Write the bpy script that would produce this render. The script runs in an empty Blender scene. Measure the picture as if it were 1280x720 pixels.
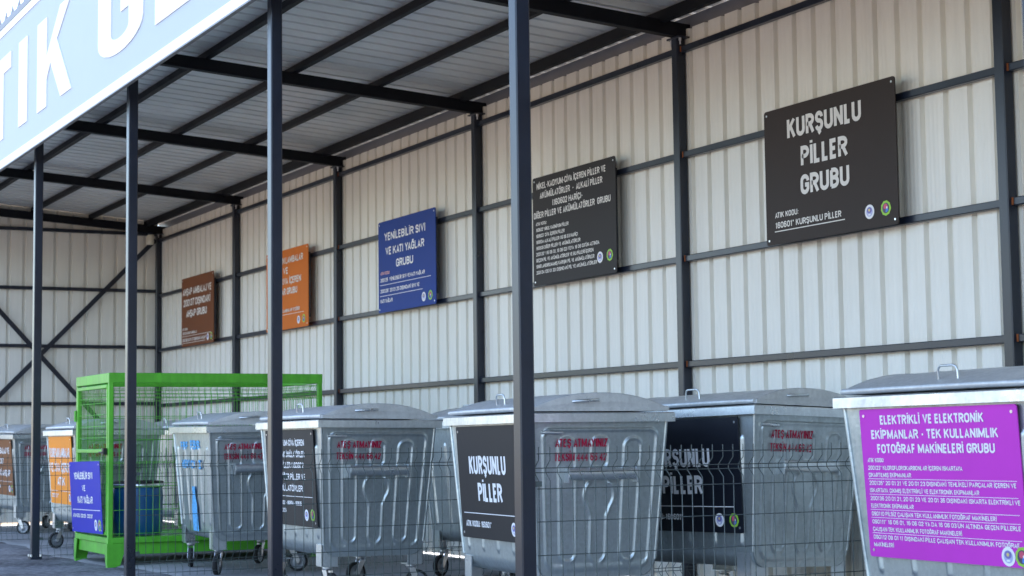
import bpy, math, random
import numpy as np
from mathutils import Vector, Matrix
R = math.radians
random.seed(7); rng = np.random.default_rng(7)
sc = bpy.context.scene
COL = sc.collection
# ------------------------------------------------------------------ camera
cam = bpy.data.cameras.new('camera'); camo = bpy.data.objects.new('camera', cam); COL.objects.link(camo)
YAW, PIT, ROL = 1.0872, .0855, -.0124
cy, sy, cp, sp = math.cos(YAW), math.sin(YAW), math.cos(PIT), math.sin(PIT)
fw = Vector((-sy*cp, cy*cp, sp)); rt = Vector((cy, sy, 0)); up = rt.cross(fw)
r2 = math.cos(ROL)*rt + math.sin(ROL)*up; u2 = -math.sin(ROL)*rt + math.cos(ROL)*up
camo.matrix_world = Matrix(((r2.x, u2.x, -fw.x, 0), (r2.y, u2.y, -fw.y, 0), (r2.z, u2.z, -fw.z, 1.05), (0, 0, 0, 1)))
cam.sensor_width = 36; cam.lens = 2202.9/1280*36; cam.clip_end = 2000; cam.clip_start = .05
cam.dof.use_dof = True; cam.dof.focus_distance = 10.6; cam.dof.aperture_fstop = 5.0
sc.camera = camo
# ------------------------------------------------------------------ light
SUN_EL, SUN_AZ = R(58), R(-14)          # azimuth from +Y towards +X
w = bpy.data.worlds.new('World'); sc.world = w; w.use_nodes = True
nt = w.node_tree; nt.nodes.clear()
sky = nt.nodes.new('ShaderNodeTexSky'); sky.sky_type = 'NISHITA'; sky.sun_disc = False
sky.sun_elevation = SUN_EL; sky.sun_rotation = SUN_AZ; sky.dust_density = 2.0; sky.air_density = 1.0
bg = nt.nodes.new('ShaderNodeBackground'); bg.inputs[1].default_value = .15
out = nt.nodes.new('ShaderNodeOutputWorld')
nt.links.new(sky.outputs[0], bg.inputs[0]); nt.links.new(bg.outputs[0], out.inputs[0])
sl = bpy.data.lights.new('sun', 'SUN'); sl.energy = 3.0; sl.angle = R(.5); sl.color = (1, .95, .87)
so = bpy.data.objects.new('sun', sl); COL.objects.link(so)
sd = Vector((math.sin(SUN_AZ)*math.cos(SUN_EL), math.cos(SUN_AZ)*math.cos(SUN_EL), math.sin(SUN_EL)))
so.rotation_euler = sd.to_track_quat('Z', 'Y').to_euler()
sc.view_settings.view_transform = 'Standard'; sc.view_settings.look = 'None'
sc.view_settings.exposure = 2.48; sc.view_settings.gamma = 1; sc.view_settings.use_curve_mapping = False
try:
    sc.cycles.max_bounces = 10; sc.cycles.diffuse_bounces = 6; sc.cycles.glossy_bounces = 4; sc.cycles.use_denoising = True
except Exception: pass

# ------------------------------------------------------------------ materials
def mat(name, col, rough=.5, metal=0., spec=.5, var=.12, vscale=3., bump=0., bscale=60., coat=0., streak=0., jitter=False, rvar=.08):
    m = bpy.data.materials.new(name); m.use_nodes = True
    n = m.node_tree.nodes; l = m.node_tree.links; b = n['Principled BSDF']
    b.inputs['Roughness'].default_value = rough; b.inputs['Metallic'].default_value = metal
    b.inputs['Specular IOR Level'].default_value = spec
    if coat: b.inputs['Coat Weight'].default_value = coat; b.inputs['Coat Roughness'].default_value = .22
    tc = n.new('ShaderNodeTexCoord'); vec = tc.outputs['Object']
    if jitter:
        oi = n.new('ShaderNodeObjectInfo'); mu = n.new('ShaderNodeMath'); mu.operation = 'MULTIPLY'; mu.inputs[1].default_value = 37
        l.new(oi.outputs['Random'], mu.inputs[0]); ad = n.new('ShaderNodeVectorMath'); ad.operation = 'ADD'
        l.new(vec, ad.inputs[0]); l.new(mu.outputs[0], ad.inputs[1]); vec = ad.outputs[0]
    nz = n.new('ShaderNodeTexNoise'); nz.inputs['Scale'].default_value = vscale; nz.inputs['Detail'].default_value = 8; nz.inputs['Roughness'].default_value = .62
    l.new(vec, nz.inputs['Vector'])
    rp = n.new('ShaderNodeValToRGB'); e = rp.color_ramp.elements
    e[0].position = .3; e[1].position = .7
    e[0].color = tuple(c*(1-var) for c in col)+(1,); e[1].color = tuple(min(1, c*(1+var)) for c in col)+(1,)
    l.new(nz.outputs[0], rp.inputs[0]); src = rp.outputs[0]
    if streak:
        mp = n.new('ShaderNodeMapping'); mp.inputs['Scale'].default_value = (14, 14, .7); l.new(vec, mp.inputs[0])
        n2 = n.new('ShaderNodeTexNoise'); n2.inputs['Scale'].default_value = 1.5; n2.inputs['Detail'].default_value = 6; l.new(mp.outputs[0], n2.inputs['Vector'])
        r3 = n.new('ShaderNodeMapRange'); r3.inputs[1].default_value = .35; r3.inputs[2].default_value = .7; r3.inputs[3].default_value = 1; r3.inputs[4].default_value = 1-streak
        l.new(n2.outputs[0], r3.inputs[0]); mx = n.new('ShaderNodeVectorMath'); mx.operation = 'SCALE'
        l.new(src, mx.inputs[0]); l.new(r3.outputs[0], mx.inputs['Scale']); src = mx.outputs[0]
    l.new(src, b.inputs['Base Color'])
    mr = n.new('ShaderNodeMapRange'); mr.inputs[3].default_value = max(.02, rough-rvar); mr.inputs[4].default_value = min(1, rough+rvar)
    l.new(nz.outputs[0], mr.inputs[0]); l.new(mr.outputs[0], b.inputs['Roughness'])
    if bump:
        nb = n.new('ShaderNodeTexNoise'); nb.inputs['Scale'].default_value = bscale; nb.inputs['Detail'].default_value = 5; l.new(vec, nb.inputs['Vector'])
        bp = n.new('ShaderNodeBump'); bp.inputs['Strength'].default_value = bump; bp.inputs['Distance'].default_value = .01
        l.new(nb.outputs[0], bp.inputs['Height']); l.new(bp.outputs[0], b.inputs['Normal'])
    return m

def galv_mat(name, base, rough=.42, metal=.8, dark=.78):
    m = bpy.data.materials.new(name); m.use_nodes = True
    n = m.node_tree.nodes; l = m.node_tree.links; b = n['Principled BSDF']; b.inputs['Metallic'].default_value = metal
    tc = n.new('ShaderNodeTexCoord'); oi = n.new('ShaderNodeObjectInfo'); mu = n.new('ShaderNodeMath'); mu.operation = 'MULTIPLY'; mu.inputs[1].default_value = 41
    l.new(oi.outputs['Random'], mu.inputs[0]); ad = n.new('ShaderNodeVectorMath'); l.new(tc.outputs['Object'], ad.inputs[0]); l.new(mu.outputs[0], ad.inputs[1])
    def N(t, **k):
        x = n.new(t)
        for a, v in k.items(): x.inputs[a].default_value = v
        return x
    vo = N('ShaderNodeTexVoronoi', Scale=55); l.new(ad.outputs[0], vo.inputs['Vector'])          # zinc spangle
    nz = N('ShaderNodeTexNoise', Scale=3.2, Detail=9, Roughness=.65); l.new(ad.outputs[0], nz.inputs['Vector'])
    mp = N('ShaderNodeMapping', Scale=(16, 16, 1.2)); l.new(ad.outputs[0], mp.inputs[0])
    st = N('ShaderNodeTexNoise', Scale=1.4, Detail=7, Roughness=.6); l.new(mp.outputs[0], st.inputs['Vector'])
    a1 = n.new('ShaderNodeMath'); a1.operation = 'MULTIPLY_ADD'; a1.inputs[1].default_value = .16
    sep = n.new('ShaderNodeSeparateColor'); l.new(vo.outputs['Color'], sep.inputs[0]); l.new(sep.outputs[0], a1.inputs[0]); l.new(nz.outputs[0], a1.inputs[2])
    a2 = n.new('ShaderNodeMath'); a2.operation = 'MULTIPLY_ADD'; a2.inputs[1].default_value = .45; l.new(st.outputs[0], a2.inputs[0]); l.new(a1.outputs[0], a2.inputs[2])
    rp = n.new('ShaderNodeValToRGB'); e = rp.color_ramp.elements; e[0].position = .5; e[1].position = 1.1 if False else 1.0
    e[0].color = tuple(c*dark for c in base)+(1,); e[1].color = tuple(min(1, c*1.16) for c in base)+(1,)
    l.new(a2.outputs[0], rp.inputs[0]); l.new(rp.outputs[0], b.inputs['Base Color'])
    sf = N('ShaderNodeTexNoise', Scale=7, Detail=10, Roughness=.75, Distortion=.8); l.new(ad.outputs[0], sf.inputs['Vector'])
    sr = N('ShaderNodeMapRange'); sr.inputs[1].default_value = .635; sr.inputs[2].default_value = .70; l.new(sf.outputs[0], sr.inputs[0])
    mxc = n.new('ShaderNodeMixRGB'); mxc.inputs[2].default_value = (.72, .73, .73, 1); l.new(sr.outputs[0], mxc.inputs[0]); l.new(rp.outputs[0], mxc.inputs[1]); l.new(mxc.outputs[0], b.inputs['Base Color'])
    mr = N('ShaderNodeMapRange'); mr.inputs[1].default_value = .4; mr.inputs[2].default_value = 1.1; mr.inputs[3].default_value = rough+.14; mr.inputs[4].default_value = rough-.1
    l.new(a2.outputs[0], mr.inputs[0]); l.new(mr.outputs[0], b.inputs['Roughness'])
    dn = N('ShaderNodeTexNoise', Scale=4.5, Detail=2); l.new(ad.outputs[0], dn.inputs['Vector'])   # shallow dents of the thin sheet
    bp = n.new('ShaderNodeBump'); bp.inputs['Strength'].default_value = .16; bp.inputs['Distance'].default_value = .02
    l.new(dn.outputs[0], bp.inputs['Height']); l.new(bp.outputs[0], b.inputs['Normal'])
    return m

def sheet_mat(name, col, axis, freq, rough, metal, var, streak):
    m = mat(name, col, rough, metal, .4, var, .8, 0, 0, 0, streak)
    n = m.node_tree.nodes; l = m.node_tree.links; b = n['Principled BSDF']
    tc = n.new('ShaderNodeTexCoord'); sx = n.new('ShaderNodeSeparateXYZ'); l.new(tc.outputs['Object'], sx.inputs[0])
    mu = n.new('ShaderNodeMath'); mu.operation = 'MULTIPLY'; mu.inputs[1].default_value = freq; l.new(sx.outputs[axis], mu.inputs[0])
    si = n.new('ShaderNodeMath'); si.operation = 'SINE'; l.new(mu.outputs[0], si.inputs[0])
    nz = n.new('ShaderNodeTexNoise'); nz.inputs['Scale'].default_value = 1.3; l.new(tc.outputs['Object'], nz.inputs['Vector'])
    fl = n.new('ShaderNodeMath'); fl.operation = 'FLOOR'; dv = n.new('ShaderNodeMath'); dv.operation = 'MULTIPLY_ADD'; dv.inputs[1].default_value = 1.0; dv.inputs[2].default_value = .17
    l.new(sx.outputs[0], dv.inputs[0]); l.new(dv.outputs[0], fl.inputs[0]); wn = n.new('ShaderNodeTexWhiteNoise'); wn.noise_dimensions = '1D'; l.new(fl.outputs[0], wn.inputs['W'])
    tr = n.new('ShaderNodeMapRange'); tr.inputs[3].default_value = .95; tr.inputs[4].default_value = 1.02; l.new(wn.outputs[0], tr.inputs[0])
    old = b.inputs['Base Color'].links[0].from_socket; tv = n.new('ShaderNodeVectorMath'); tv.operation = 'SCALE'; l.new(old, tv.inputs[0]); l.new(tr.outputs[0], tv.inputs['Scale']); l.new(tv.outputs[0], b.inputs['Base Color'])
    ad = n.new('ShaderNodeMath'); ad.operation = 'MULTIPLY_ADD'; ad.inputs[1].default_value = .2; l.new(si.outputs[0], ad.inputs[0]); l.new(nz.outputs[0], ad.inputs[2])
    bp = n.new('ShaderNodeBump'); bp.inputs['Strength'].default_value = .35; bp.inputs['Distance'].default_value = .012
    l.new(ad.outputs[0], bp.inputs['Height']); l.new(bp.outputs[0], b.inputs['Normal'])
    return m

M = {}
M['steel'] = mat('dark_navy_paint', (.010, .015, .028), .30, 0, .5, .25, 2.2, .03, 90)
M['steel_dark'] = mat('shade_darkened_steel', (.005, .006, .009), .6, 0, .2, .3, 2.2)  # purlins and rafters coloured darker to stand in for shade at the roof
M['wall'] = sheet_mat('white_coated_sheet', (.80, .775, .705), 0, 2*math.pi/.036, .5, 0, .04, .06)
M['roof'] = sheet_mat('bare_zinc_sheet', (.66, .68, .69), 1, 2*math.pi/.9, .45, .4, .14, .0)
M['galv'] = galv_mat('galvanized_steel', (.46, .51, .525), .38, .82, .74)
M['galv_rim'] = galv_mat('galvanized_rim', (.60, .64, .665), .32, .85, .82)
M['lid'] = galv_mat('galvanized_lid', (.53, .545, .55), .5, .5, .84)
M['zinc'] = mat('bright_zinc', (.75, .76, .78), .3, .9, .5, .1, 20)
M['rubber'] = mat('black_rubber', (.022, .022, .023), .75, 0, .3, .3, 12)
M['hub'] = mat('grey_hub', (.32, .34, .37), .45, .5, .5, .15, 15)
M['green'] = mat('green_paint', (.095, .44, .026), .42, 0, .5, .22, 5, .05, 60, 0, .18)
M['wire'] = mat('grey_green_wire', (.065, .088, .085), .45, 0, .5, .2, 5)
M['blueplastic'] = mat('blue_plastic', (.008, .095, .25), .4, 0, .5, .15, 3)
M['black'] = mat('black_plastic', (.012, .012, .014), .5, 0, .4, .2, 5)
M['plate_black'] = mat('dark_brown_plate', (.036, .026, .023), .55, 0, .2, .1, 2)
M['plate_dark'] = mat('charcoal_plate', (.028, .025, .026), .55, 0, .2, .1, 2)
M['plate_ink'] = mat('blue_black_plate', (.008, .010, .017), .35, 0, .4, .1, 2)
M['plate_blue'] = mat('blue_plate', (.010, .045, .25), .55, 0, .2, .08, 2)
M['plate_indigo'] = mat('indigo_plate', (.020, .024, .40), .55, 0, .2, .08, 2)
M['plate_orange'] = mat('orange_plate', (.62, .15, .012), .55, 0, .2, .08, 2)
M['plate_amber'] = mat('amber_plate', (.86, .27, .008), .55, 0, .2, .08, 2)
M['plate_brown'] = mat('brown_plate', (.17, .055, .02), .55, 0, .2, .1, 2)
M['plate_tan'] = mat('tan_brown_plate', (.22, .085, .03), .55, 0, .2, .1, 2)
M['plate_purple'] = mat('purple_plate', (.56, .045, .50), .55, 0, .2, .06, 2)
M['white'] = mat('white_ink', (.80, .79, .80), .5, 0, .3, .04, 6)
M['cream'] = mat('cream_ink', (.72, .68, .63), .5, 0, .3, .05, 6)
M['salmon'] = mat('faded_pink_ink', (.75, .42, .42), .5, 0, .3, .08, 6)
M['red'] = mat('red_stencil', (.36, .006, .045), .6, 0, .3, .3, 30)
M['sten_blue'] = mat('blue_stencil', (.10, .38, .70), .6, 0, .3, .35, 40)
M['e_violet'] = mat('emblem_violet', (.18, .16, .42), .5)
M['e_pale'] = mat('emblem_pale', (.42, .44, .68), .5)
M['e_green'] = mat('emblem_green', (.28, .55, .05), .5)
M['e_dark'] = mat('emblem_dark', (.06, .055, .09), .5)
M['e_red'] = mat('emblem_red', (.55, .07, .14), .5)
M['e_blue'] = mat('emblem_blue', (.07, .20, .60), .5)
M['e_yellow'] = mat('emblem_yellow', (.70, .55, .18), .5)
M['sky_panel'] = mat('pale_blue_panel', (.44, .50, .61), .55, 0, .4, .03, 1.5)
M['white_panel'] = mat('white_panel', (.84, .84, .85), .45, 0, .4, .02, 1.5)
M['grey_trim'] = mat('grey_trim', (.20, .20, .22), .45, .2, .4, .1, 4)
M['board_back'] = mat('board_back', (.05, .05, .055), .5)
M['cream_plastic'] = mat('cream_plastic', (.72, .68, .55), .45)
M['rust'] = mat('rust', (.22, .07, .025), .8, 0, .2, .4, 20)

def ground_mat(name, c0, c1, sc1, sc2, rough, bump, bs, w2=.45, p0=.45, p1=.95):
    m = bpy.data.materials.new(name); m.use_nodes = True
    n = m.node_tree.nodes; l = m.node_tree.links; b = n['Principled BSDF']; b.inputs['Roughness'].default_value = rough
    b.inputs['Specular IOR Level'].default_value = .3
    tc = n.new('ShaderNodeTexCoord')
    def nz(s, d):
        x = n.new('ShaderNodeTexNoise'); x.inputs['Scale'].default_value = s; x.inputs['Detail'].default_value = d; x.inputs['Roughness'].default_value = .7
        l.new(tc.outputs['Object'], x.inputs['Vector']); return x
    a, c = nz(sc1, 9), nz(sc2, 4)
    mx = n.new('ShaderNodeMath'); mx.operation = 'MULTIPLY_ADD'; mx.inputs[1].default_value = w2; l.new(c.outputs[0], mx.inputs[0]); l.new(a.outputs[0], mx.inputs[2])
    rp = n.new('ShaderNodeValToRGB'); e = rp.color_ramp.elements; e[0].position = p0; e[1].position = p1; e[0].color = c0+(1,); e[1].color = c1+(1,)
    l.new(mx.outputs[0], rp.inputs[0]); l.new(rp.outputs[0], b.inputs['Base Color'])
    bp = n.new('ShaderNodeBump'); bp.inputs['Strength'].default_value = bump; bp.inputs['Distance'].default_value = .02
    h = nz(bs, 6); l.new(h.outputs[0], bp.inputs['Height']); l.new(bp.outputs[0], b.inputs['Normal'])
    return m
M['asphalt'] = ground_mat('asphalt', (.012, .012, .014), (.22, .22, .23), .9, 16, .88, 1., 26, .7, .66, 1.02)
M['concrete'] = ground_mat('concrete', (.15, .152, .155), (.30, .30, .30), 1.1, 45, .8, .25, 60)
M['yard'] = ground_mat('dusty_yard', (.15, .105, .065), (.23, .165, .105), .5, 30, .95, .6, 30)

# ------------------------------------------------------------------ mesh helpers
class MB:
    def __init__(s): s.v = []; s.f = []; s.m = []; s.s = []
    def add(s, vs, fs, mi=0, smooth=False):
        o = len(s.v); s.v += [tuple(p) for p in vs]
        s.f += [tuple(i+o for i in f) for f in fs]; s.m += [mi]*len(fs); s.s += [smooth]*len(fs)
    def box(s, x0, x1, y0, y1, z0, z1, mi=0):
        v = [(x, y, z) for z in (z0, z1) for y in (y0, y1) for x in (x0, x1)]
        s.add(v, [(0, 2, 3, 1), (4, 5, 7, 6), (0, 1, 5, 4), (2, 6, 7, 3), (0, 4, 6, 2), (1, 3, 7, 5)], mi)
    def bar(s, a, b, w, h, upv=(0, 0, 1), mi=0, ch=.12):
        a, b = Vector(a), Vector(b); d = (b-a).normalized(); u = Vector(upv); x = d.cross(u).normalized(); u = x.cross(d)
        c = ch*min(w, h); W, H = w/2, h/2                       # small chamfers as on rolled tube
        pr = [(-W+c, -H), (W-c, -H), (W, -H+c), (W, H-c), (W-c, H), (-W+c, H), (-W, H-c), (-W, -H+c)]
        v = [p+x*i+u*j for p in (a, b) for i, j in pr]; n = 8
        s.add(v, [(i, (i+1) % n, n+(i+1) % n, n+i) for i in range(n)]+[tuple(range(n-1, -1, -1)), tuple(range(n, 2*n))], mi)
    def tube(s, pts, r, n=8, mi=0, smooth=True, caps=True):
        pts = [Vector(p) for p in pts]; rings = []; prev = None
        for i, p in enumerate(pts):
            d = (pts[min(i+1, len(pts)-1)]-pts[max(i-1, 0)]).normalized()
            if prev is None:
                prev = d.orthogonal().normalized()
            x = (prev-d*prev.dot(d)).normalized(); prev = x; y = d.cross(x)
            rings.append([p+x*(r*math.cos(2*math.pi*k/n+math.pi/n))+y*(r*math.sin(2*math.pi*k/n+math.pi/n)) for k in range(n)])
        v = [q for g in rings for q in g]
        f = [(i*n+k, i*n+(k+1) % n, (i+1)*n+(k+1) % n, (i+1)*n+k) for i in range(len(pts)-1) for k in range(n)]
        s.add(v, f, mi, smooth)
        if caps: s.add(v, [tuple(range(n-1, -1, -1)), tuple((len(pts)-1)*n+k for k in range(n))], mi)
    def lathe(s, prof, c, axis='z', n=24, mi=0, smooth=True):
        v = []
        for r, h in prof:
            for k in range(n):
                a = 2*math.pi*k/n; q = (r*math.cos(a), r*math.sin(a), h)
                if axis == 'x': q = (q[2], q[0], q[1])
                if axis == 'y': q = (q[0], q[2], q[1])
                v.append((q[0]+c[0], q[1]+c[1], q[2]+c[2]))
        m = len(prof)
        s.add(v, [(i*n+k, i*n+(k+1) % n, (i+1)*n+(k+1) % n, (i+1)*n+k) for i in range(m-1) for k in range(n)], mi, smooth)
    def prism(s, poly, to3, d0, d1, mi=0):
        n = len(poly); v = [to3(a, b, d0) for a, b in poly]+[to3(a, b, d1) for a, b in poly]
        s.add(v, [(i, (i+1) % n, n+(i+1) % n, n+i) for i in range(n)]+[tuple(range(n-1, -1, -1)), tuple(range(n, 2*n))], mi)
    def grid(s, P, mi=0, smooth=True, flip=False):
        nu, nv = len(P), len(P[0]); v = [q for r_ in P for q in r_]
        f = []
        for i in range(nu-1):
            for j in range(nv-1):
                q = (i*nv+j, (i+1)*nv+j, (i+1)*nv+j+1, i*nv+j+1); f.append(q[::-1] if flip else q)
        s.add(v, f, mi, smooth)
    def build(s, name, mats, parent=None, loc=None):
        me = bpy.data.meshes.new(name); me.from_pydata(s.v, [], s.f)
        for m_ in (mats if isinstance(mats, (list, tuple)) else [mats]): me.materials.append(M[m_])
        me.polygons.foreach_set('material_index', s.m); me.polygons.foreach_set('use_smooth', s.s); me.update()
        import bmesh
        b = bmesh.new(); b.from_mesh(me); bmesh.ops.recalc_face_normals(b, faces=b.faces); b.to_mesh(me); b.free()
        o = bpy.data.objects.new(name, me); COL.objects.link(o)
        if parent: o.parent = parent
        if loc: o.location = loc
        return o
def tag(o, label=None, cat=None, group=None, kind=None):
    for k, v in (('label', label), ('category', cat), ('group', group), ('kind', kind)):
        if v: o[k] = v
    return o
def empty(name, loc=(0, 0, 0)):
    o = bpy.data.objects.new(name, None); COL.objects.link(o); o.location = loc; o.empty_display_size = .2; return o
def copy_tree(o, parent=None):
    c = o.copy(); COL.objects.link(c); c.parent = parent
    for ch in list(o.children): copy_tree(ch, c)
    return c

# lettering: a condensed sans drawn with strokes of even weight --------------
def _arc(cx, cy_, rx, ry, a0, a1, n=7): return [(cx+rx*math.cos(R(a0+(a1-a0)*k/n)), cy_+ry*math.sin(R(a0+(a1-a0)*k/n))) for k in range(n+1)]
def _O(r=.27): return _arc(.5, 1-r, .5, r, 0, 180)+_arc(.5, r, .5, r, 180, 360)+[(1, 1-r)]
_up = lambda r=.27: _arc(.5, 1-r, .5, r, 12, 180)
_lo = lambda r=.27: _arc(.5, r, .5, r, 180, 348)
GL = {  # width, strokes
 'A': (.55, [[(0, -.09), (.5, 1.06), (1, -.09)], [(.2, .27), (.8, .27)]]),
 'B': (.54, [[(0, 1), (0, 0)], [(0, 1), (.45, 1)]+_arc(.45, .765, .5, .235, 90, -90)+[(0, .53)], [(.45, .53)]+_arc(.45, .265, .55, .265, 90, -90)+[(0, 0)]]),
 'C': (.52, [[(1, .70)]+_up()+_lo()+[(1, .30)]]),
 'D': (.55, [[(0, 1), (0, 0)], [(0, 1), (.4, 1)]+_arc(.45, .70, .55, .30, 90, 0)+_arc(.45, .30, .55, .30, 0, -90)+[(0, 0)]]),
 'E': (.44, [[(1, 1), (0, 1), (0, 0), (1, 0)], [(0, .52), (.88, .52)]]), 'F': (.43, [[(1, 1), (0, 1), (0, -.09)], [(0, .5), (.88, .5)]]),
 'G': (.55, [[(1, .70)]+_up()+_lo()+[(1, .46), (.52, .46)]]), 'H': (.56, [[(0, -.09), (0, 1.09)], [(1, -.09), (1, 1.09)], [(0, .52), (1, .52)]]),
 'I': (.16, [[(.5, -.09), (.5, 1.09)]]), 'J': (.42, [[(1, 1.09), (1, .27)]+_arc(.5, .25, .5, .25, 0, -170)]),
 'K': (.57, [[(0, -.09), (0, 1.09)], [(.98, 1.09), (.06, .42)], [(.38, .62), (1.02, -.09)]]), 'L': (.42, [[(0, 1.09), (0, 0), (1, 0)]]),
 'M': (.70, [[(0, -.09), (0, 1.09)], [(0, 1.0), (.5, .12), (1, 1.0)], [(1, 1.09), (1, -.09)]]), 'N': (.57, [[(0, -.09), (0, 1.09)], [(0, 1.0), (1, 0)], [(1, -.09), (1, 1.09)]]),
 'O': (.56, [_O()]), 'P': (.52, [[(0, -.09), (0, 1), (.45, 1)]+_arc(.45, .735, .55, .265, 90, -90)+[(0, .47)]]), 'Q': (.56, [_O(), [(.6, .25), (1.05, -.06)]]),
 'R': (.55, [[(0, -.09), (0, 1), (.45, 1)]+_arc(.45, .745, .55, .255, 90, -90)+[(0, .49)], [(.5, .49), (1.02, -.09)]]),
 'S': (.52, [[(.98, .74)]+_arc(.5, .755, .48, .245, 10, 180)+_arc(.5, .755, .48, .235, 180, 250, 3)+_arc(.5, .26, .5, .26, 70, 0, 3)+_arc(.5, .26, .5, .26, 0, -170)]),
 'T': (.50, [[(-.1, 1), (1.1, 1)], [(.5, 1), (.5, -.09)]]), 'U': (.56, [[(0, 1.09), (0, .28)]+_arc(.5, .27, .5, .27, 180, 360)+[(1, 1.09)]]),
 'V': (.57, [[(0, 1.09), (.5, -.04), (1, 1.09)]]), 'W': (.82, [[(0, 1.09), (.26, 0), (.5, .9), (.74, 0), (1, 1.09)]]), 'Y': (.56, [[(0, 1.09), (.5, .45), (1, 1.09)], [(.5, .47), (.5, -.09)]]),
 'Z': (.50, [[(0, 1), (1, 1), (0, 0), (1, 0)]]), '0': (.52, [_O()]), '1': (.34, [[(.1, .8), (.75, 1.0), (.75, -.09)]]),
 '2': (.50, [[(0, .70)]+_arc(.5, .72, .5, .28, 175, -20)+[(0, 0), (1, 0)]]), '3': (.50, [_arc(.47, .755, .47, .245, 165, -80)+[(.4, .53)], [(.4, .53)]+_arc(.47, .265, .53, .265, 85, -165)]),
 '4': (.54, [[(.72, -.09), (.72, 1.0), (0, .27), (1.08, .27)]]), '5': (.50, [[(.95, 1), (.1, 1), (.04, .56)]+_arc(.48, .31, .52, .31, 130, -165)]),
 '6': (.52, [[(.95, .80)]+_arc(.5, .74, .5, .26, 30, 180)+[(0, .3)]+_arc(.5, .29, .5, .29, 180, 540, 14)]), '7': (.48, [[(0, 1), (1, 1), (.35, -.09)]]),
 '8': (.52, [_arc(.5, .76, .44, .24, -90, 270, 14), _arc(.5, .26, .5, .26, -90, 270, 14)]), '9': (.52, [[(.05, .18)]+_arc(.5, .26, .5, .26, 210, 360)+[(1, .7)]+_arc(.5, .71, .5, .29, 0, 360, 14)]),
 '-': (.30, [[(0, .42), (1, .42)]]), '*': (.30, [[(.5, .72), (.5, 1.06)], [(.05, .98), (.95, .80)], [(.95, .98), (.05, .80)]]), '(': (.22, [_arc(1.1, .5, 1., .62, 115, 245, 6)]), ')': (.22, [_arc(-.1, .5, 1., .62, 65, -65, 6)]),
 ':': (.16, [[(.5, .0), (.5, .13)], [(.5, .55), (.5, .68)]]), ',': (.16, [[(.6, .08), (.4, -.2)]]), '.': (.16, [[(.5, -.04), (.5, .12)]]), "'": (.16, [[(.5, 1.08), (.5, .78)]])}
_b = lambda t: GL[t][1]
_cd = [[(.55, -.06), (.6, -.16), (.35, -.27)]]
GL['İ'] = (.16, _b('I')+[[(.5, 1.2), (.5, 1.36)]]); GL['Ş'] = (.52, _b('S')+_cd); GL['Ç'] = (.52, _b('C')+_cd); GL['Ğ'] = (.55, _b('G')+[[(.2, 1.36), (.35, 1.24), (.65, 1.24), (.8, 1.36)]])
for a_, c_ in (('Ü', 'U'), ('Ö', 'O')): GL[a_] = (.56, _b(c_)+[[(.22, 1.2), (.22, 1.36)], [(.78, 1.2), (.78, 1.36)]])
def stroke(pts, t):
    """ribbon of width t along pts with mitred joints"""
    P_ = [Vector(p) for p in pts]; P_ = [p for i, p in enumerate(P_) if i == 0 or (p-P_[i-1]).length > 1e-7]; n = len(P_)
    closed = n > 3 and (P_[0]-P_[-1]).length < 1e-6
    if closed: P_ = P_[:-1]; n -= 1
    v = []
    for i in range(n):
        a = P_[i]-P_[i-1] if (i or closed) else P_[1]-P_[0]; c = P_[(i+1) % n]-P_[i] if (i < n-1 or closed) else a
        a = a.normalized(); c = c.normalized(); na = Vector((-a.y, a.x)); nc = Vector((-c.y, c.x)); m = na+nc
        m = m.normalized() if m.length > 1e-6 else na; k = 1/max(.42, m.dot(na)); v += [P_[i]+m*(t/2*k), P_[i]-m*(t/2*k)]
    f = [(2*i, 2*i+1, 2*((i+1) % n)+1, 2*((i+1) % n)) for i in range(n if closed else n-1)]
    return v, f
def text_strokes(s, h, wt, width=None, xs=1.):
    """strokes for the string s with cap height h; returns [(verts, faces)], total width"""
    gap, sp = .06, .26; nat = 0; 
    kern = {p: -.11 for p in ('AT', 'TA', 'AY', 'YA', 'AV', 'VA', 'LT', 'LY')}
    for ch in s: nat += (sp if ch == ' ' else GL[ch][0]+gap)
    nat = (nat-gap+sum(kern.get(s[i:i+2], 0) for i in range(len(s)-1)))*h; k = (width/nat) if width else xs; t = wt*h*min(1.15, max(.6, k))
    x = 0; out_ = []
    for ci, ch in enumerate(s):
        if ch == ' ': x += sp*h*k; continue
        w_, st = GL[ch]; w_ = w_*h*k
        for p in st:
            q = [(x+t/2+u*(w_-t) if w_ > t*1.2 else x+w_/2, t/2+v_*(h-t)) for u, v_ in p]; vs_, fs_ = stroke(q, t)
            if min(v_ for u, v_ in p) > -.1 and max(v_ for u, v_ in p) < 1.1: vs_ = [Vector((a.x, min(max(a.y, 0), h))) for a in vs_]
            out_.append((vs_, fs_))
        x += w_+gap*h*k+kern.get(s[ci:ci+2], 0)*h*k
    return out_, x-gap*h*k
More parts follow.
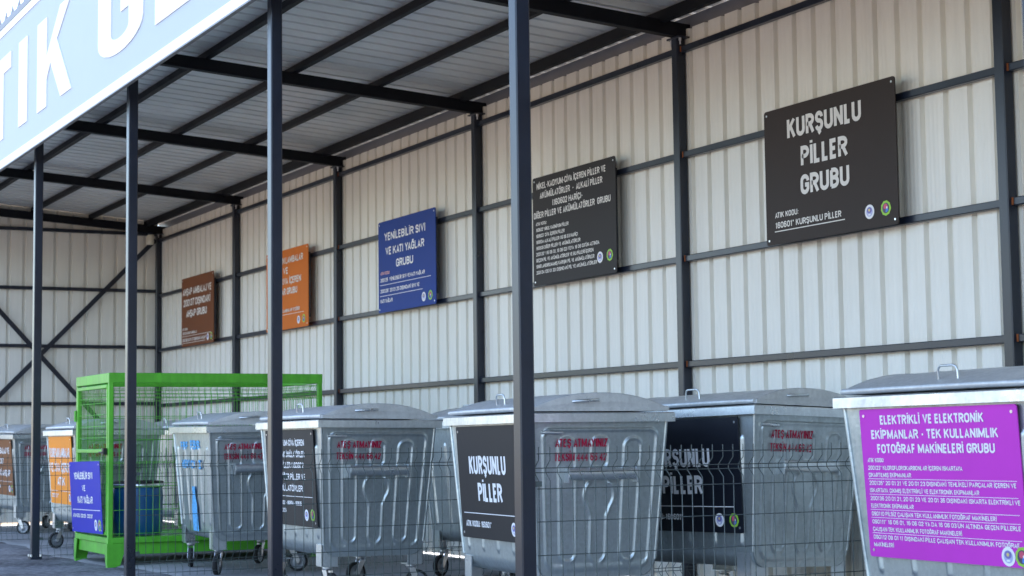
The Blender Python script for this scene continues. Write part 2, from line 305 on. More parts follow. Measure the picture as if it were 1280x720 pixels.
class Face:
    """a flat writing surface: o = its top left corner, ex along, ey up, en out"""
    def __init__(s, o, ex, ey, en, W, H): s.o, s.ex, s.ey, s.en, s.W, s.H = Vector(o), Vector(ex), Vector(ey), Vector(en), W, H
    def P(s, u, v, d=0): return s.o+s.ex*(u*s.W)-s.ey*(v*s.H)+s.en*d
    def text(s, mb, t, u, v, cap, width=None, align='C', mi=0, bold=.17, d=.0014, xs=.9):
        """u,v: where (fractions), cap: cap height as a fraction of H, width: fraction of W"""
        ch = cap*s.H; st, wid = text_strokes(t, ch, bold, width*s.W if width else None, xs)
        x0 = u*s.W-(wid/2 if align == 'C' else 0); z0 = v*s.H+ch/2
        for i, (vs, fs) in enumerate(st):
            mb.add([s.o+s.ex*(x0+p.x)-s.ey*(z0-p.y)+s.en*(d+.0003*(i % 4)) for p in vs], fs, mi)
    def rule(s, mb, u0, u1, v, t=.004, mi=0, d=.0016):
        mb.add([s.P(u0, v-t/2, d), s.P(u1, v-t/2, d), s.P(u1, v+t/2, d), s.P(u0, v+t/2, d)], [(0, 3, 2, 1)], mi)
    def disc(s, mb, u, v, r, d, mi, n=20, sq=1., wob=0):
        c = s.P(u, v, d)
        pts = [c+s.ex*(r*(1+wob*math.cos(3*a+.4))*math.cos(a))+s.ey*(r*(1+wob*math.sin(2*a))*sq*math.sin(a)) for a in [2*math.pi*k/n for k in range(n)]]
        mb.add(pts, [tuple(range(n))], mi)
EM = ['white', 'e_violet', 'e_pale', 'e_green', 'e_dark', 'e_red', 'e_blue', 'e_yellow']
def emblem_round(fc, u, v, r, parent):
    b = MB(); fc.disc(b, u, v, r, .0016, 0, 28); fc.disc(b, u, v, r*.68, .0024, 2, 24)
    fc.disc(b, u, v-.20*r/fc.H, r*.52, .0032, 1, 20, .8); fc.disc(b, u, v-.22*r/fc.H, r*.2, .004, 7, 12)
    fc.disc(b, u, v+.42*r/fc.H, r*.3, .0032, 0, 12, .35)
    return b.build('emblem', EM, parent)
def emblem_green(fc, u, v, r, parent):
    b = MB(); n = 28; c = fc.P(u, v, .0016)
    pts = [c+fc.ex*(r*(1+.07*(k % 3 == 0))*math.cos(2*math.pi*k/n))+fc.ey*(r*(1+.07*(k % 3 == 0))*math.sin(2*math.pi*k/n)) for k in range(n)]
    b.add(pts, [tuple(range(n))], 3); fc.disc(b, u, v, r*.72, .0024, 4, 24)
    fc.disc(b, u-.05*r/fc.W, v-.25*r/fc.H, r*.4, .0032, 5, 16, .9, .15); fc.disc(b, u+.25*r/fc.W, v+.3*r/fc.H, r*.3, .004, 6, 14, 1, .2)
    fc.disc(b, u+.3*r/fc.W, v-.05*r/fc.H, r*.16, .0044, 0, 10)
    return b.build('emblem', EM, parent)
def plate_mesh(fc, th=.004, rad=.02):
    """a sheet plate with rounded corners and a screw near each corner"""
    W, H = fc.W, fc.H; poly = []
    for cx, cz, a0 in ((W-rad, -rad, 0), (rad, -rad, 90), (rad, -H+rad, 180), (W-rad, -H+rad, 270)):
        for k in range(4):
            a = R(a0+k*30); poly.append((cx+rad*math.cos(a), cz+rad*math.sin(a)))
    b = MB(); to3 = lambda x, z, d: fc.o+fc.ex*x+fc.ey*z+fc.en*d
    b.prism(poly, to3, -th, 0)
    for x in (.03, W-.03):
        for z in (-.03, -H+.03):
            c = to3(x, z, 0); pts = [c+fc.ex*(.007*math.cos(k*math.pi/4))+fc.ey*(.007*math.sin(k*math.pi/4)) for k in range(8)]
            b.add(pts+[p+fc.en*.003 for p in pts], [(k, (k+1) % 8, 8+(k+1) % 8, 8+k) for k in range(8)]+[tuple(range(8, 16))], 1)
    return b
# ------------------------------------------------------------------ the setting
g = MB(); N = 40
g.add([(-400, -400, 0), (400, -400, 0), (400, 400, 0), (-400, 400, 0)], [(0, 1, 2, 3)])
tag(g.build('ground', 'yard'), kind='structure')
a = MB(); xs = [i*.5-70 for i in range(181)]
wob = lambda x, k: .05*math.sin(x*1.3+k)+.035*math.sin(x*3.1+2*k)+.02*math.sin(x*7.7+k)
near = [(x, -3.4+.5*wob(x, 4), .004) for x in xs]; far = [(x, 4.6, .004) for x in xs]
a.add(near+far, [(i, i+1, 182+i, 181+i) for i in range(180)])
tag(a.build('asphalt_road', 'asphalt'), kind='structure')
s = MB(); xs = [-23.6+i*.1 for i in range(206)]; n = len(xs)
top = [(x, 4.13+wob(x, 1)+.12*math.sin(x*.45), .020) for x in xs]; toe = [(x, y-.05, .006) for x, y, z in top]; bk = [(x, 6.98, .020) for x in xs]; bk0 = [(x, 6.98, -.05) for x in xs]
s.add(toe+top+bk+bk0, [(j*n+i, j*n+i+1, (j+1)*n+i+1, (j+1)*n+i) for j in range(3) for i in range(n-1)])
tag(s.build('concrete_slab', 'concrete'), kind='structure')

# ------------------------------------------------------------------ the shed
S = 3.2; CW = .073
XF = [(-2.152-k)*S for k in range(-4, 6)]; XB = [(-2.212-k)*S for k in range(-4, 6)]
YF, YB = 3.652, 6.733; X0, X1 = -23.42, 6.1  # extra bays on the right are unseen, added to darken the +X faces
rb = lambda y: 4.05-(y-3.98)*.066           # underside of the rafters
shed = tag(empty('open_shed', (-13.3, 5.2, 0)), 'long open steel shed with white ribbed back wall and dark navy columns', 'shed')
SP = lambda b, name, m, par=None: fix(b.build(name, m), par)
def fix(o, par):
    p = par or shed; o.parent = p; o.matrix_parent_inverse = Matrix.Translation(-Vector((-13.3, 5.2, 0))) if p is shed else Matrix.Identity(4); return o
def column(x, y, z1, back):
    b = MB(); b.bar((x-CW/2, y+CW/2, .03), (x-CW/2, y+CW/2, z1), CW, CW, (0, 1, 0), ch=.08)
    o = SP(b, 'column', 'steel')
    p = MB(); p.box(x-CW/2-.058, x-CW/2+.058, y+CW/2-.05, y+CW/2+.05, .0045 if not back else .0205, .030, 0)
    for sx in (-1, 1):
        for sy_ in (-1, 1): p.lathe([(.011, .03), (.011, .05), (0.0001, .05)], (x-CW/2+sx*.047, y+CW/2+sy_*.043, 0), n=6, mi=1, smooth=False)
    q = p.build('base_plate', ['steel', 'zinc']); q.parent = o
    if back:
        t = MB(); zt = z1-.012; t.box(x-CW/2-.075, x-CW/2+.075, y-.012, y+CW+.012, zt, zt+.012, 0)
        for sx in (-1, 1): t.lathe([(.010, -.02), (.010, .0), (.0001, .0)], (x-CW/2+sx*.056, y+CW/2-.02, zt), n=6, mi=1, smooth=False); t.lathe([(.006, -.045), (.006, -.02)], (x-CW/2+sx*.056, y+CW/2-.02, zt), n=6, mi=1, smooth=False)
        q = t.build('cap_plate', ['steel', 'zinc']); q.parent = o
for x in XF: column(x, YF, rb(YF), False)
for x in XB: column(x, YB, rb(YB)-.004, True)
for xf, xb in zip(XF, XB):
    b = MB(); b.bar((xf-CW/2 if 0 else xb-CW/2, 3.57, rb(3.57)+.05), (xb-CW/2, 6.93, rb(6.93)+.05), CW, .10, (0, 0, 1), ch=.06); SP(b, 'rafter', 'steel_dark')
for i, y in enumerate((3.64, 4.35, 5.10, 5.86, 6.62)):
    h = .06 if i < 4 else .085
    b = MB(); b.bar((X0, y, rb(y)+.102+h/2-(.025 if i == 4 else 0)), (X1, y, rb(y)+.102+h/2-(.025 if i == 4 else 0)), .05, h, (0, 0, 1), ch=.08); SP(b, 'purlin', 'steel_dark')
b = MB(); b.bar((X0, YF-.035, 3.99), (X1, YF-.035, 3.99), .06, .08, (0, 0, 1)); SP(b, 'front_beam', 'steel')
def ribbed(a0, a1, place, pitch=.2, depth=.03, name='', m='', phase=0., t=.0012):
    """trapezoid profile along a; place(a, d, k) gives the 3-D point, k = 0/1 the two ends"""
    pr = []; k = math.floor((a0-phase)/pitch)
    while k*pitch+phase < a1:
        b0 = k*pitch+phase
        for da, d in ((0, 0), (.148, 0), (.156, depth), (.190, depth), (.198, 0)):
            if a0 <= b0+da <= a1: pr.append((b0+da, d))
        k += 1
    n = len(pr); b = MB(); v = []
    for off in (0, t):
        for e in (0, 1): v += [place(q, d+off, e) for q, d in pr]
    f = []
    for i in range(n-1):
        f += [(i, i+1, n+i+1, n+i), (2*n+i, 3*n+i, 3*n+i+1, 2*n+i+1), (i, 2*n+i, 2*n+i+1, i+1), (n+i, n+i+1, 3*n+i+1, 3*n+i)]
    b.add(v, f); return b
YW = 6.815
b = ribbed(X0+.02, X1, lambda x, d, e: (x, YW+d, .038 if e == 0 else 3.925)); SP(b, 'back_wall', 'wall')
b = MB(); b.box(X0+.02, X1, YW+.034, YW+.036, 3.76, rb(YW+.03)+.164); SP(b, 'eave_flashing', 'grey_trim')
XW = -23.18
b = ribbed(3.62, 6.80, lambda y, d, e: (XW-d, y, .06 if e == 0 else rb(y)+.166), phase=.03); SP(b, 'end_wall', 'wall')
b = ribbed(X0-.05, X1+.08, lambda x, d, e: (x, 3.53 if e == 0 else 6.93, (rb(3.53) if e == 0 else rb(6.93))+.168+d), depth=.05); SP(b, 'roof', 'roof')
# girts: square tubes butted between the columns
for zt in (.526, 1.262, 1.994, 2.745):
    z = zt+1.05-.022
    for i in range(len(XB)-1):
        b = MB(); b.bar((XB[i+1]+.001, YB+.05, z), (XB[i]-CW-.001, YB+.05, z), .045, .044, (0, 0, 1), ch=.1); SP(b, 'girt', 'steel')
        if i in (3, 4, 6): 
            c = MB(); c.box(XB[i+1]+.002, XB[i+1]+.016, YB+.024, YB+.0268, z-.02, z+.022); SP(c, 'weld_stain', 'rust')
for zt in (.555, 1.305, 2.06, 2.83):
    z = zt+1.05-.022
    b = MB(); b.bar((XW+.03, YF+CW+.001, z), (XW+.03, YB-.001, z), .045, .044, (0, 0, 1), ch=.1); SP(b, 'girt', 'steel')
b = MB(); b.bar((XW+.075, 6.72, 3.78), (XW+.075, 3.75, .72), .06, .012, (1, 0, 0)); SP(b, 'cross_brace', 'steel')
b = MB(); b.bar((XW+.09, 3.75, 3.78), (XW+.09, 6.72, .55), .06, .012, (1, 0, 0)); SP(b, 'cross_brace', 'steel')
b = MB(); b.bar((X0+.02, 6.9, rb(6.9)+.115), (X1, 6.9, rb(6.9)+.115), .04, .05); SP(b, 'eave_rail', 'steel')
# small cylindrical lamp holder in the corner under the eave
b = MB(); b.lathe([(.0001, .0), (.042, 0), (.046, .02), (.046, .12), (.03, .135), (.0001, .135)], (0, 0, 0), n=20)
d = empty('sensor_lamp', (XB[-1]+.09, 6.62, 3.70)); tag(d, 'small cream cylinder lamp under the eave in the far corner', 'lamp')
b.build('lamp_body', 'cream_plastic', d); b = MB(); b.box(-.03, .03, -.03, .03, .136, .15); b.bar((-.0, 0, .145), (-.09, .1, .145), .02, .012); b.build('bracket', 'steel', d)

# ------------------------------------------------------------------ fascia sign
ZS0, ZS1 = 3.725, 5.10
fs = tag(empty('fascia_sign', (-13.4, 3.5, ZS0)), 'pale blue fascia board with big white capitals along the roof edge', 'sign')
def FS(b, name, m): o = b.build(name, m, fs); o.matrix_parent_inverse = Matrix.Translation((13.4, -3.5, -ZS0)); return o
b = MB(); b.box(X0, X1+.1, 3.502, 3.518, ZS0, ZS1); FS(b, 'board', ['sky_panel'])
b = MB()
for z0, z1 in ((ZS0+.001, ZS0+.078), (ZS1-.075, ZS1-.001)): b.box(X0, X1+.1, 3.494, 3.5015, z0, z1)
FS(b, 'white_border', 'white_panel')
b = MB(); b.box(X0, X1+.1, 3.488, 3.519, ZS0-.012, ZS0-.001); b.box(X0, X1+.1, 3.490, 3.575, ZS1+.001, ZS1+.062); FS(b, 'edge_trim', 'grey_trim')
b = MB(); x = X0+.1
while x < X1:                                   # deterrent spikes along the top edge
    b.add([(x-.05, 3.50, ZS1+.062), (x+.04, 3.50, ZS1+.062), (x+.04, 3.53, ZS1+.062), (x-.05, 3.53, ZS1+.062), (x+.02, 3.515, ZS1+.175)], [(0, 1, 4), (1, 2, 4), (2, 3, 4), (3, 0, 4), (0, 3, 2, 1)]); x += .29
FS(b, 'spike_strip', 'grey_trim')
def G_poly():
    o = [(.5+.5*math.cos(R(t))*1., .80+.20*math.sin(R(t))) for t in range(0, 181, 15)]+[(.5+.5*math.cos(R(t)), .20+.20*math.sin(R(t))) for t in range(180, 361, 15)]+[(1, .54), (.52, .54), (.52, .38), (.70, .38), (.70, .22)]
    i = [(.5+.20*math.cos(R(t)), .22+.08*math.sin(R(t))) for t in range(345, 179, -15)]+[(.5+.20*math.cos(R(t)), .78+.08*math.sin(R(t))) for t in range(180, -1, -15)]+[(.70, .68), (1, .68)]
    return [o+i]
CAP = {'T': [[(0, 1), (0, .80), (.34, .80), (.34, 0), (.66, 0), (.66, .80), (1, .80), (1, 1)]], 'I': [[(0, 0), (1, 0), (1, 1), (0, 1)]], 'İ': [[(0, 0), (1, 0), (1, 1), (0, 1)], [(0, 1.08), (1, 1.08), (1, 1.26), (0, 1.26)]],
 'K': [[(0, 0), (.285, 0), (.285, .30), (.40, .46), (.70, 0), (1, 0), (.585, .66), (.97, 1), (.68, 1), (.285, .56), (.285, 1), (0, 1)]],
 'E': [[(0, 0), (1, 0), (1, .19), (.36, .19), (.36, .41), (.92, .41), (.92, .59), (.36, .59), (.36, .81), (1, .81), (1, 1), (0, 1)]],
 'A': [[(0, 0), (.28, 0), (.35, .20), (.65, .20), (.72, 0), (1, 0), (.65, 1), (.35, 1)]], 'M': [[(0, 0), (.24, 0), (.24, .62), (.42, 0), (.58, 0), (.76, .62), (.76, 0), (1, 0), (1, 1), (.68, 1), (.5, .42), (.32, 1), (0, 1)]],
 'R': [[(0, 0), (.29, 0), (.29, .37), (.42, .37), (.68, 0), (1, 0), (.72, .42), (.90, .55), (.95, .70), (.90, .86), (.76, .96), (.55, 1), (0, 1)]], 'G': G_poly()}
def letter(ch, x0, x1, z0=4.005, z1=4.805):
    b = MB()
    for poly in CAP[ch]:
        P3 = [(x0+(x1-x0)*u, z0+(z1-z0)*v) for u, v in poly]
        b.prism(P3, lambda x, z, d_: (x, 3.5015-d_, z), 0, .008)
    return FS(b, 'letter', 'white_panel')
for ch, x0, x1 in (('A', -19.15, -17.95), ('T', -17.86, -16.88), ('I', -16.53, -16.17), ('K', -15.76, -14.50), ('G', -13.63, -12.36), ('E', -12.05, -11.12), ('T', -10.95, -9.97), ('İ', -9.68, -9.32), ('R', -8.98, -7.8), ('M', -7.5, -6.1), ('E', -5.8, -4.87)):
    letter(ch, x0, x1)

# ------------------------------------------------------------------ signs on the back wall
def wall_sign(xc, m, label, rows, rules, ems, ink='cream', ex=(), name='wall_sign'):
    W, H = 1.29, .87; e = tag(empty(name, (xc, 6.70, 2.265)), label, 'sign', 'waste group signs on the back wall')
    fc = Face((-W/2, 0, H), (1, 0, 0), (0, 0, 1), (0, -1, 0), W, H)
    plate_mesh(fc, .006).build('sign_plate', [m, 'zinc'], e)
    b = MB()
    for r_ in rows: fc.text(b, *r_[:4], **(r_[4] if len(r_) > 4 else {}))
    for r_ in rules: fc.rule(b, *r_)
    b.build('lettering', [ink, 'salmon'], e)
    for k, (u, v) in enumerate(ems): (emblem_round if k == 0 else emblem_green)(fc, u, v, .043, e)
    for x in (-W/2+.08, W/2-.08): b = MB(); b.box(x-.02, x+.02, .0065, .052, .1, H-.08); b.build('standoff_bar', 'steel', e)
    return e
L = dict(align='L', bold=.175); C_ = dict(bold=.18)
xc = lambda a, b_: (a+b_)/2
wall_sign(-8.575, 'plate_black', 'dark sign lettered KURŞUNLU PİLLER GRUBU on the back wall', [
    ('KURŞUNLU', .475, .170, .145, dict(width=.57, bold=.185)), ('PİLLER', .475, .392, .145, dict(width=.36, bold=.185)), ('GRUBU', .475, .60, .145, dict(width=.375, bold=.185)),
    ('ATIK KODU:', .075, .785, .042, dict(L, width=.19)), ("160601* KURŞUNLU PİLLER", .075, .86, .046, dict(L, width=.52))],
    [(.07, .62, .905, .007)], [(.80, .885), (.915, .88)])
wall_sign(-11.735, 'plate_dark', 'dark sign with small white print about nickel and alkaline batteries', [
    ('NİKEL-KADYUM-CİVA İÇEREN PİLLER VE', .475, .085, .058, dict(width=.84)), ('AKÜMÜLATÖRLER  -  ALKALİ PİLLER', .475, .175, .058, dict(width=.76)), ('(160602 HARİÇ)-', .44, .265, .058, dict(width=.37)), ('DİĞER PİLLER VE AKÜMÜLATÖRLER  GRUBU', .48, .352, .058, dict(width=.93)),
    ('ATIK KODU:', .04, .432, .030, dict(L, width=.14))]+[(t, .04, .487+.056*i, .033, dict(L, width=wd)) for i, (t, wd) in enumerate((
    ('160602* NİKEL KADMİYUM PİLLER', .41), ('160603* CİVA İÇEREN PİLLER', .36), ('160604 ALKALİ PİLLER (16 06 03 HARİÇ)', .52), ('160605 DİĞER PİLLER VE AKÜMÜLATÖRLER', .55), ("200133* (16 06 01, 16 06 02) VEYA 16 06 03'ÜN ALTINDA", .77), ('GEÇEN PİL VE AKÜMÜLATÖRLER VE BU PİLLERİ İÇEREN', .70), ('SINIFLANDIRILMAMIŞ KARIŞIK PİL VE AKÜMÜLATÖRLER', .71), ('200134 (20 01 33) DIŞINDAKİ PİL VE AKÜMÜLATÖRLER', .74)))],
    [], [(.815, .845), (.925, .84)])
wall_sign(-14.865, 'plate_blue', 'blue sign for renewable liquid and solid oils on the back wall', [
    ('YENİLEBİLİR SIVI', .475, .175, .088, dict(C_, width=.72)), ('VE KATI YAĞLAR', .475, .335, .088, dict(C_, width=.68)), ('GRUBU', .475, .485, .088, dict(C_, width=.30)),
    ('ATIK KODU:', .04, .57, .035, dict(L, width=.17, mi=1)), ('200125  YENİLEBİLİR SIVI VE KATI YAĞLAR', .04, .645, .042, dict(L, width=.78)), ('200126* 20 01 25 DIŞINDAKİ SIVI VE', .04, .765, .042, dict(L, width=.69)), ('KATI YAĞLAR', .04, .875, .042, dict(L, width=.22))],
    [(.03, .92, .70, .006), (.03, .78, .82, .006)], [(.80, .905), (.91, .90)], 'white')
wall_sign(-18.02, 'plate_orange', 'orange lamp waste sign on the back wall, partly behind a front column', [
    ('FLORESAN LAMBALAR', .475, .135, .085, dict(C_, width=.82)), ('VE', .475, .265, .085, dict(C_, width=.12)), ('DİĞER CIVA İÇEREN', .47, .395, .085, dict(C_, width=.74)), ('ATIKLAR GRUBU', .47, .525, .085, dict(C_, width=.56)),
    ('ATIK KODU:', .05, .70, .035, dict(L, width=.17)), ('200121* FLORESAN LAMBALAR VE DİĞER', .05, .765, .042, dict(L, width=.76))],
    [(.04, .90, .815, .006)], [(.78, .905), (.90, .90)], 'cream')
wall_sign(-21.19, 'plate_brown', 'brown sign on the back wall for wood packaging waste, lettered AHŞAP AMBALAJ', [
    ('AHŞAP AMBALAJ VE', .485, .205, .105, dict(C_, width=.90)), ('200137 DIŞINDAKİ', .485, .365, .105, dict(C_, width=.84)), ('AHŞAP GRUBU', .475, .525, .105, dict(C_, width=.64)),
    ('ATIK KODU:', .03, .745, .035, dict(L, width=.17)), ('150103 AHŞAP AMBALAJ', .03, .805, .040, dict(L, width=.46)), ('200138 20 01 37 DIŞINDAKİ AHŞAP', .03, .905, .044, dict(L, width=.74))],
    [(.02, .93, .85, .006), (.02, .76, .95, .006)], [(.83, .91), (.935, .905)], 'cream')
# ------------------------------------------------------------------ wire fence panels between the bays
def fence_panel(x, label, dz=0.):
    rows = [(-.067, 0), (-.131, -.04), (-.151, -.04), (-.222, 0), (-.367, 0), (-.515, 0), (-.662, 0), (-.808, 0), (-.868, -.04), (-.888, -.04), (-.955, 0)]
    y0, y1 = YF+CW+.025, YB-.03; n = int((y1-y0)/.0575); p = (y1-y0)/n; b = MB()
    for i in range(n+1):
        y = y0+i*p; j = random.uniform(-.0012, .0012)
        prof = [(-.036, 0)]+[(-.067, 0), (-.095, 0), (-.131, -.04), (-.151, -.04), (-.187, 0), (-.83, 0), (-.868, -.04), (-.888, -.04), (-.92, 0), (-.985, 0)]
        b.tube([(d, y+j, 1.05+z+dz) for z, d in prof], .0023, 5, caps=False)
    for z, d in rows: b.tube([(d+.005, y0-.012, 1.05+z+dz), (d+.005, y1+.012, 1.05+z+dz)], .0024, 5)
    o = tag(empty('fence_panel', (x, 0, 0)), label, 'fence', 'wire mesh panels dividing the bays')
    b.build('wire_mesh', 'wire', o)
    for z in (-.20, -.80):
        c = MB(); c.box(-.022, .014, y0-.032, y0+.008, 1.05+z+dz-.012, 1.05+z+dz+.012); c.build('clamp', 'wire', o)
    for z in (-.20, -.80):
        c = MB(); c.box(-.022, .014, y1-.008, y1+.032, 1.05+z+dz-.012, 1.05+z+dz+.012); c.build('clamp', 'wire', o)
for k, lb, dz in ((0, 'low grey wire mesh panel in front of both bins lettered KURŞUNLU PİLLER', 0), (1, 'low wire mesh panel crossing the bin with the small print battery label', -.01), (2, 'low grey wire mesh panel running past the blue stencilled bin', -.03), (3, 'low grey wire mesh panel in front of the orange labelled bin', -.06), (4, 'low grey wire mesh panel in front of the brown labelled bin', -.07)):
    fence_panel(XF[k+4]-.02, lb, dz)

# ------------------------------------------------------------------ waste bins
LX, LY, ZR, ZB, ZT = 1.346, .884, 1.168, .264, 1.118
hxf = lambda z: .550+(.6365-.550)*(z-ZB)/(ZT-ZB)
hyf = lambda z: .349+(.405-.349)*(z-ZB)/(ZT-ZB)
RC = .09
def hyr(z):
    h = hyf(z)
    return h-RC+math.sqrt(max(0, RC*RC-(ZB+RC-z)**2)) if z < ZB+RC else h
def sdseg(px, py, ax, ay, bx, by):
    dx, dy = bx-ax, by-ay; t = np.clip(((px-ax)*dx+(py-ay)*dy)/max(1e-9, dx*dx+dy*dy), 0, 1)
    return np.hypot(px-ax-t*dx, py-ay-t*dy)
def sdrr(px, py, cx, cy_, hx, hy, r):
    qx, qy = np.abs(px-cx)-hx+r, np.abs(py-cy_)-hy+r
    return np.abs(np.hypot(np.maximum(qx, 0), np.maximum(qy, 0))+np.minimum(np.maximum(qx, qy), 0)-r)
def bead(d, w_, h): return h*np.clip(1-(d/w_)**2, 0, 1)**.8
def end_relief(y, z):
    t = (z-ZB)/(ZT-ZB); s_ = .86+.14*t; yy = y/s_
    h = bead(sdrr(yy, z, 0, .700, .352, .375, .05), .010, .010)
    h = np.maximum(h, bead(sdrr(yy, z, -.205, .690, .052, .335, .045), .010, .0095))
    h = np.maximum(h, bead(sdrr(yy, z, .205, .690, .052, .335, .045), .010, .0095))
    h = np.maximum(h, bead(sdrr(yy, z, 0, .945, .052, .085, .04), .010, .0095))
    r = np.hypot(yy, z-.715); ring = np.where((z > .655) & (z < .79), np.abs(r-.095), 9)
    h = np.maximum(h, bead(ring, .010, .0095))
    for sx in (-1, 1): h = np.maximum(h, bead(np.minimum(sdseg(yy, z, sx*.075, .657, sx*.052, .60), sdseg(yy, z, sx*.052, .60, sx*.052, .40)), .010, .0095))
    h = np.maximum(h, bead(np.where(z < .40, np.abs(np.hypot(yy, z-.40)-.052), 9), .010, .0095))
    return h
def side_relief(x, z):
    t = (z-ZB)/(ZT-ZB); xx = x/(.86+.14*t); h = np.zeros_like(x)
    for c in (-.52, -.26, 0, .26, .52): h = np.maximum(h, bead(sdseg(xx, z, c, .40, c, .985), .017, .011))
    return h
def make_bin():
    root = empty('waste_bin')
    b = MB()
    zs = np.concatenate([ZB+RC-RC*np.cos(np.linspace(0, math.pi/2, 9)), np.linspace(ZB+RC, ZT, 118)[1:]])
    nu = 132
    for sx in (-1, 1):                              # pressed end plates
        P = []
        for z in zs:
            ys = np.linspace(-1, 1, nu)*hyr(z); h = end_relief(ys, np.full(nu, z)); edge = np.minimum(1, (hyr(z)-np.abs(ys))/.012); h = h*edge
            P.append([(sx*(hxf(z)+hh), y, z) for y, hh in zip(ys, h)])
        b.grid(P)
    prof = []                                       # wrap sheet: front, round corner, bottom, back
    for z in np.linspace(ZT, ZB+RC, 90): prof.append((-hyf(z), z, (0, -1)))
    for a in np.linspace(0, math.pi/2, 9)[1:]: prof.append((-(hyf(ZB+RC)-RC+RC*math.cos(a)), ZB+RC-RC*math.sin(a), (0, 0)))
    for y in np.linspace(-.24, .24, 5): prof.append((y, ZB, (0, 0)))
    for a in np.linspace(math.pi/2, 0, 9)[:-1]: prof.append((hyf(ZB+RC)-RC+RC*math.cos(a), ZB+RC-RC*math.sin(a), (0, 0)))
    for z in np.linspace(ZB+RC, ZT, 90): prof.append((hyf(z), z, (0, 1)))
    nx = 150; P = []
    for y, z, (_, s_) in prof:
        xs = np.linspace(-1, 1, nx)*(hxf(z)-.001)
        h = side_relief(xs, np.full(nx, z))*s_ if s_ else np.zeros(nx)
        P.append([(x, y+hh, z) for x, hh in zip(xs, h)])
    b.grid(P)
    for sx in (-1, 1):                              # folded corner seams
        for sy_ in (-1, 1):
            b.tube([(sx*(hxf(z)-.004), sy_*(hyf(z)+.001), z) for z in (ZB+RC, .7, ZT)], .010, 8)
    b.grid([[(x*(hxf(.5)-.01), y*(hyf(.5)-.01), .45) for y in (-1, 1)] for x in (-1, 1)])
    b.build('body', 'galv', root)
    r = MB(); o, i_, z0, z1, c = 0, .058, ZT-.002, ZR, .006      # collar with a closed section
    sec = [(o, z0), (o, z1-c), (o+c, z1), (i_, z1), (i_, z0+.03), (o+.004, z0+.03)]; ring = []
    for cx, cy_ in ((-1, -1), (1, -1), (1, 1), (-1, 1)): ring.append([(cx*(LX/2-d), cy_*(LY/2-d), z) for d, z in sec])
    v = [q for g_ in ring for q in g_]; k = len(sec)
    r.add(v, [(i*k+j, i*k+(j+1) % k, ((i+1) % 4)*k+(j+1) % k, ((i+1) % 4)*k+j) for i in range(4) for j in range(k)])
    r.build('rim', 'galv_rim', root)
    l = MB(); lx, ly, zl = LX/2-.032, LY/2-.034, ZR+.012          # domed lid with rolled edge
    arc = lambda y: zl+.012+.082*(1-abs(y/ly)**2.3)
    ny, nx = 28, 12
    P = [[(x, y, arc(y)+.006*(1-(x/lx)**2)) for y in np.linspace(-ly, ly, ny)] for x in np.linspace(-lx, lx, nx)]
    l.grid(P)
    for sx in (-1, 1):
        yy = np.linspace(-ly, ly, ny)
        l.grid([[(sx*lx, y, zl) for y in yy], [(sx*(lx+.003), y, zl+.5*(arc(y)-zl)) for y in yy], [(sx*lx, y, arc(y)) for y in yy]], smooth=False)
        l.tube([(sx*(lx-.01), y, arc(y)-.003) for y in yy], .008, 6)
        l.box(min(sx*(lx-.004), sx*(lx+.012)), max(sx*(lx-.004), sx*(lx+.012)), -ly, ly, zl-.004, zl+.018)
    for s_ in (-1, 1): l.tube([(-lx, s_*ly, zl+.010), (-lx*.5, s_*ly, zl+.013), (lx*.5, s_*ly, zl+.013), (lx, s_*ly, zl+.010)], .015, 10)
    lid = l.build('lid', 'lid', root)
    h = MB(); y = -ly+.075; z = arc(y)
    h.tube([(-.062, y, z-.01), (-.062, y-.004, z+.042), (-.055, y-.006, z+.056), (-.04, y-.008, z+.062), (.04, y-.008, z+.062), (.055, y-.006, z+.056), (.062, y-.004, z+.042), (.062, y, z-.01)], .0054, 8)
    h.build('lid_handle', 'galv_rim', lid)
    for sx in (-1, 1):
        h = MB(); h.tube([(sx*(lx+.001), -.17, zl+.048), (sx*(lx+.022), -.155, zl+.05), (sx*(lx+.022), -.03, zl+.058), (sx*(lx+.001), -.015, zl+.058)], .0085, 8); h.build('end_grip', 'galv_rim', lid)
    for sx in (-1, 1):                              # lifting bar and small lug on each end plate
        xb = hxf(.83)
        p = MB(); p.tube([(sx*(xb+.024), -.205, .835), (sx*(xb+.026), 0, .832), (sx*(xb+.022), .205, .835)], .034, 14)
        for yy in (-.212, .205): p.box(min(sx*(xb-.004), sx*(xb+.05)), max(sx*(xb-.004), sx*(xb+.05)), yy, yy+.007, .785, .873)
        p.build('lift_bar', 'galv_rim', root)
        xb = hxf(1.06); p = MB(); p.tube([(sx*(xb+.01), -.36, 1.062), (sx*(xb+.016), -.33, 1.062), (sx*(xb+.012), -.235, 1.058)], .010, 8)
        p.build('lug', 'galv_rim', root)
        t = MB(); fc = Face((sx*(xb+.0105), -.05, 1.01), (0, sx*1., 0), Vector((sx*.101, 0, .995)), (sx*1., 0, 0), 1, 1)
        fc.o = Vector((sx*(hxf(1.01)+.0125), -sx*0-.295 if sx > 0 else .055, 1.022))
        fc.text(t, 'ATEŞ ATMAYINIZ', .165, .018, .046, width=.315, bold=.18); fc.text(t, 'TEKSİN 444 66 42', .162, .094, .046, width=.315, bold=.18)
        t.build('stencil_lettering', 'red', root)
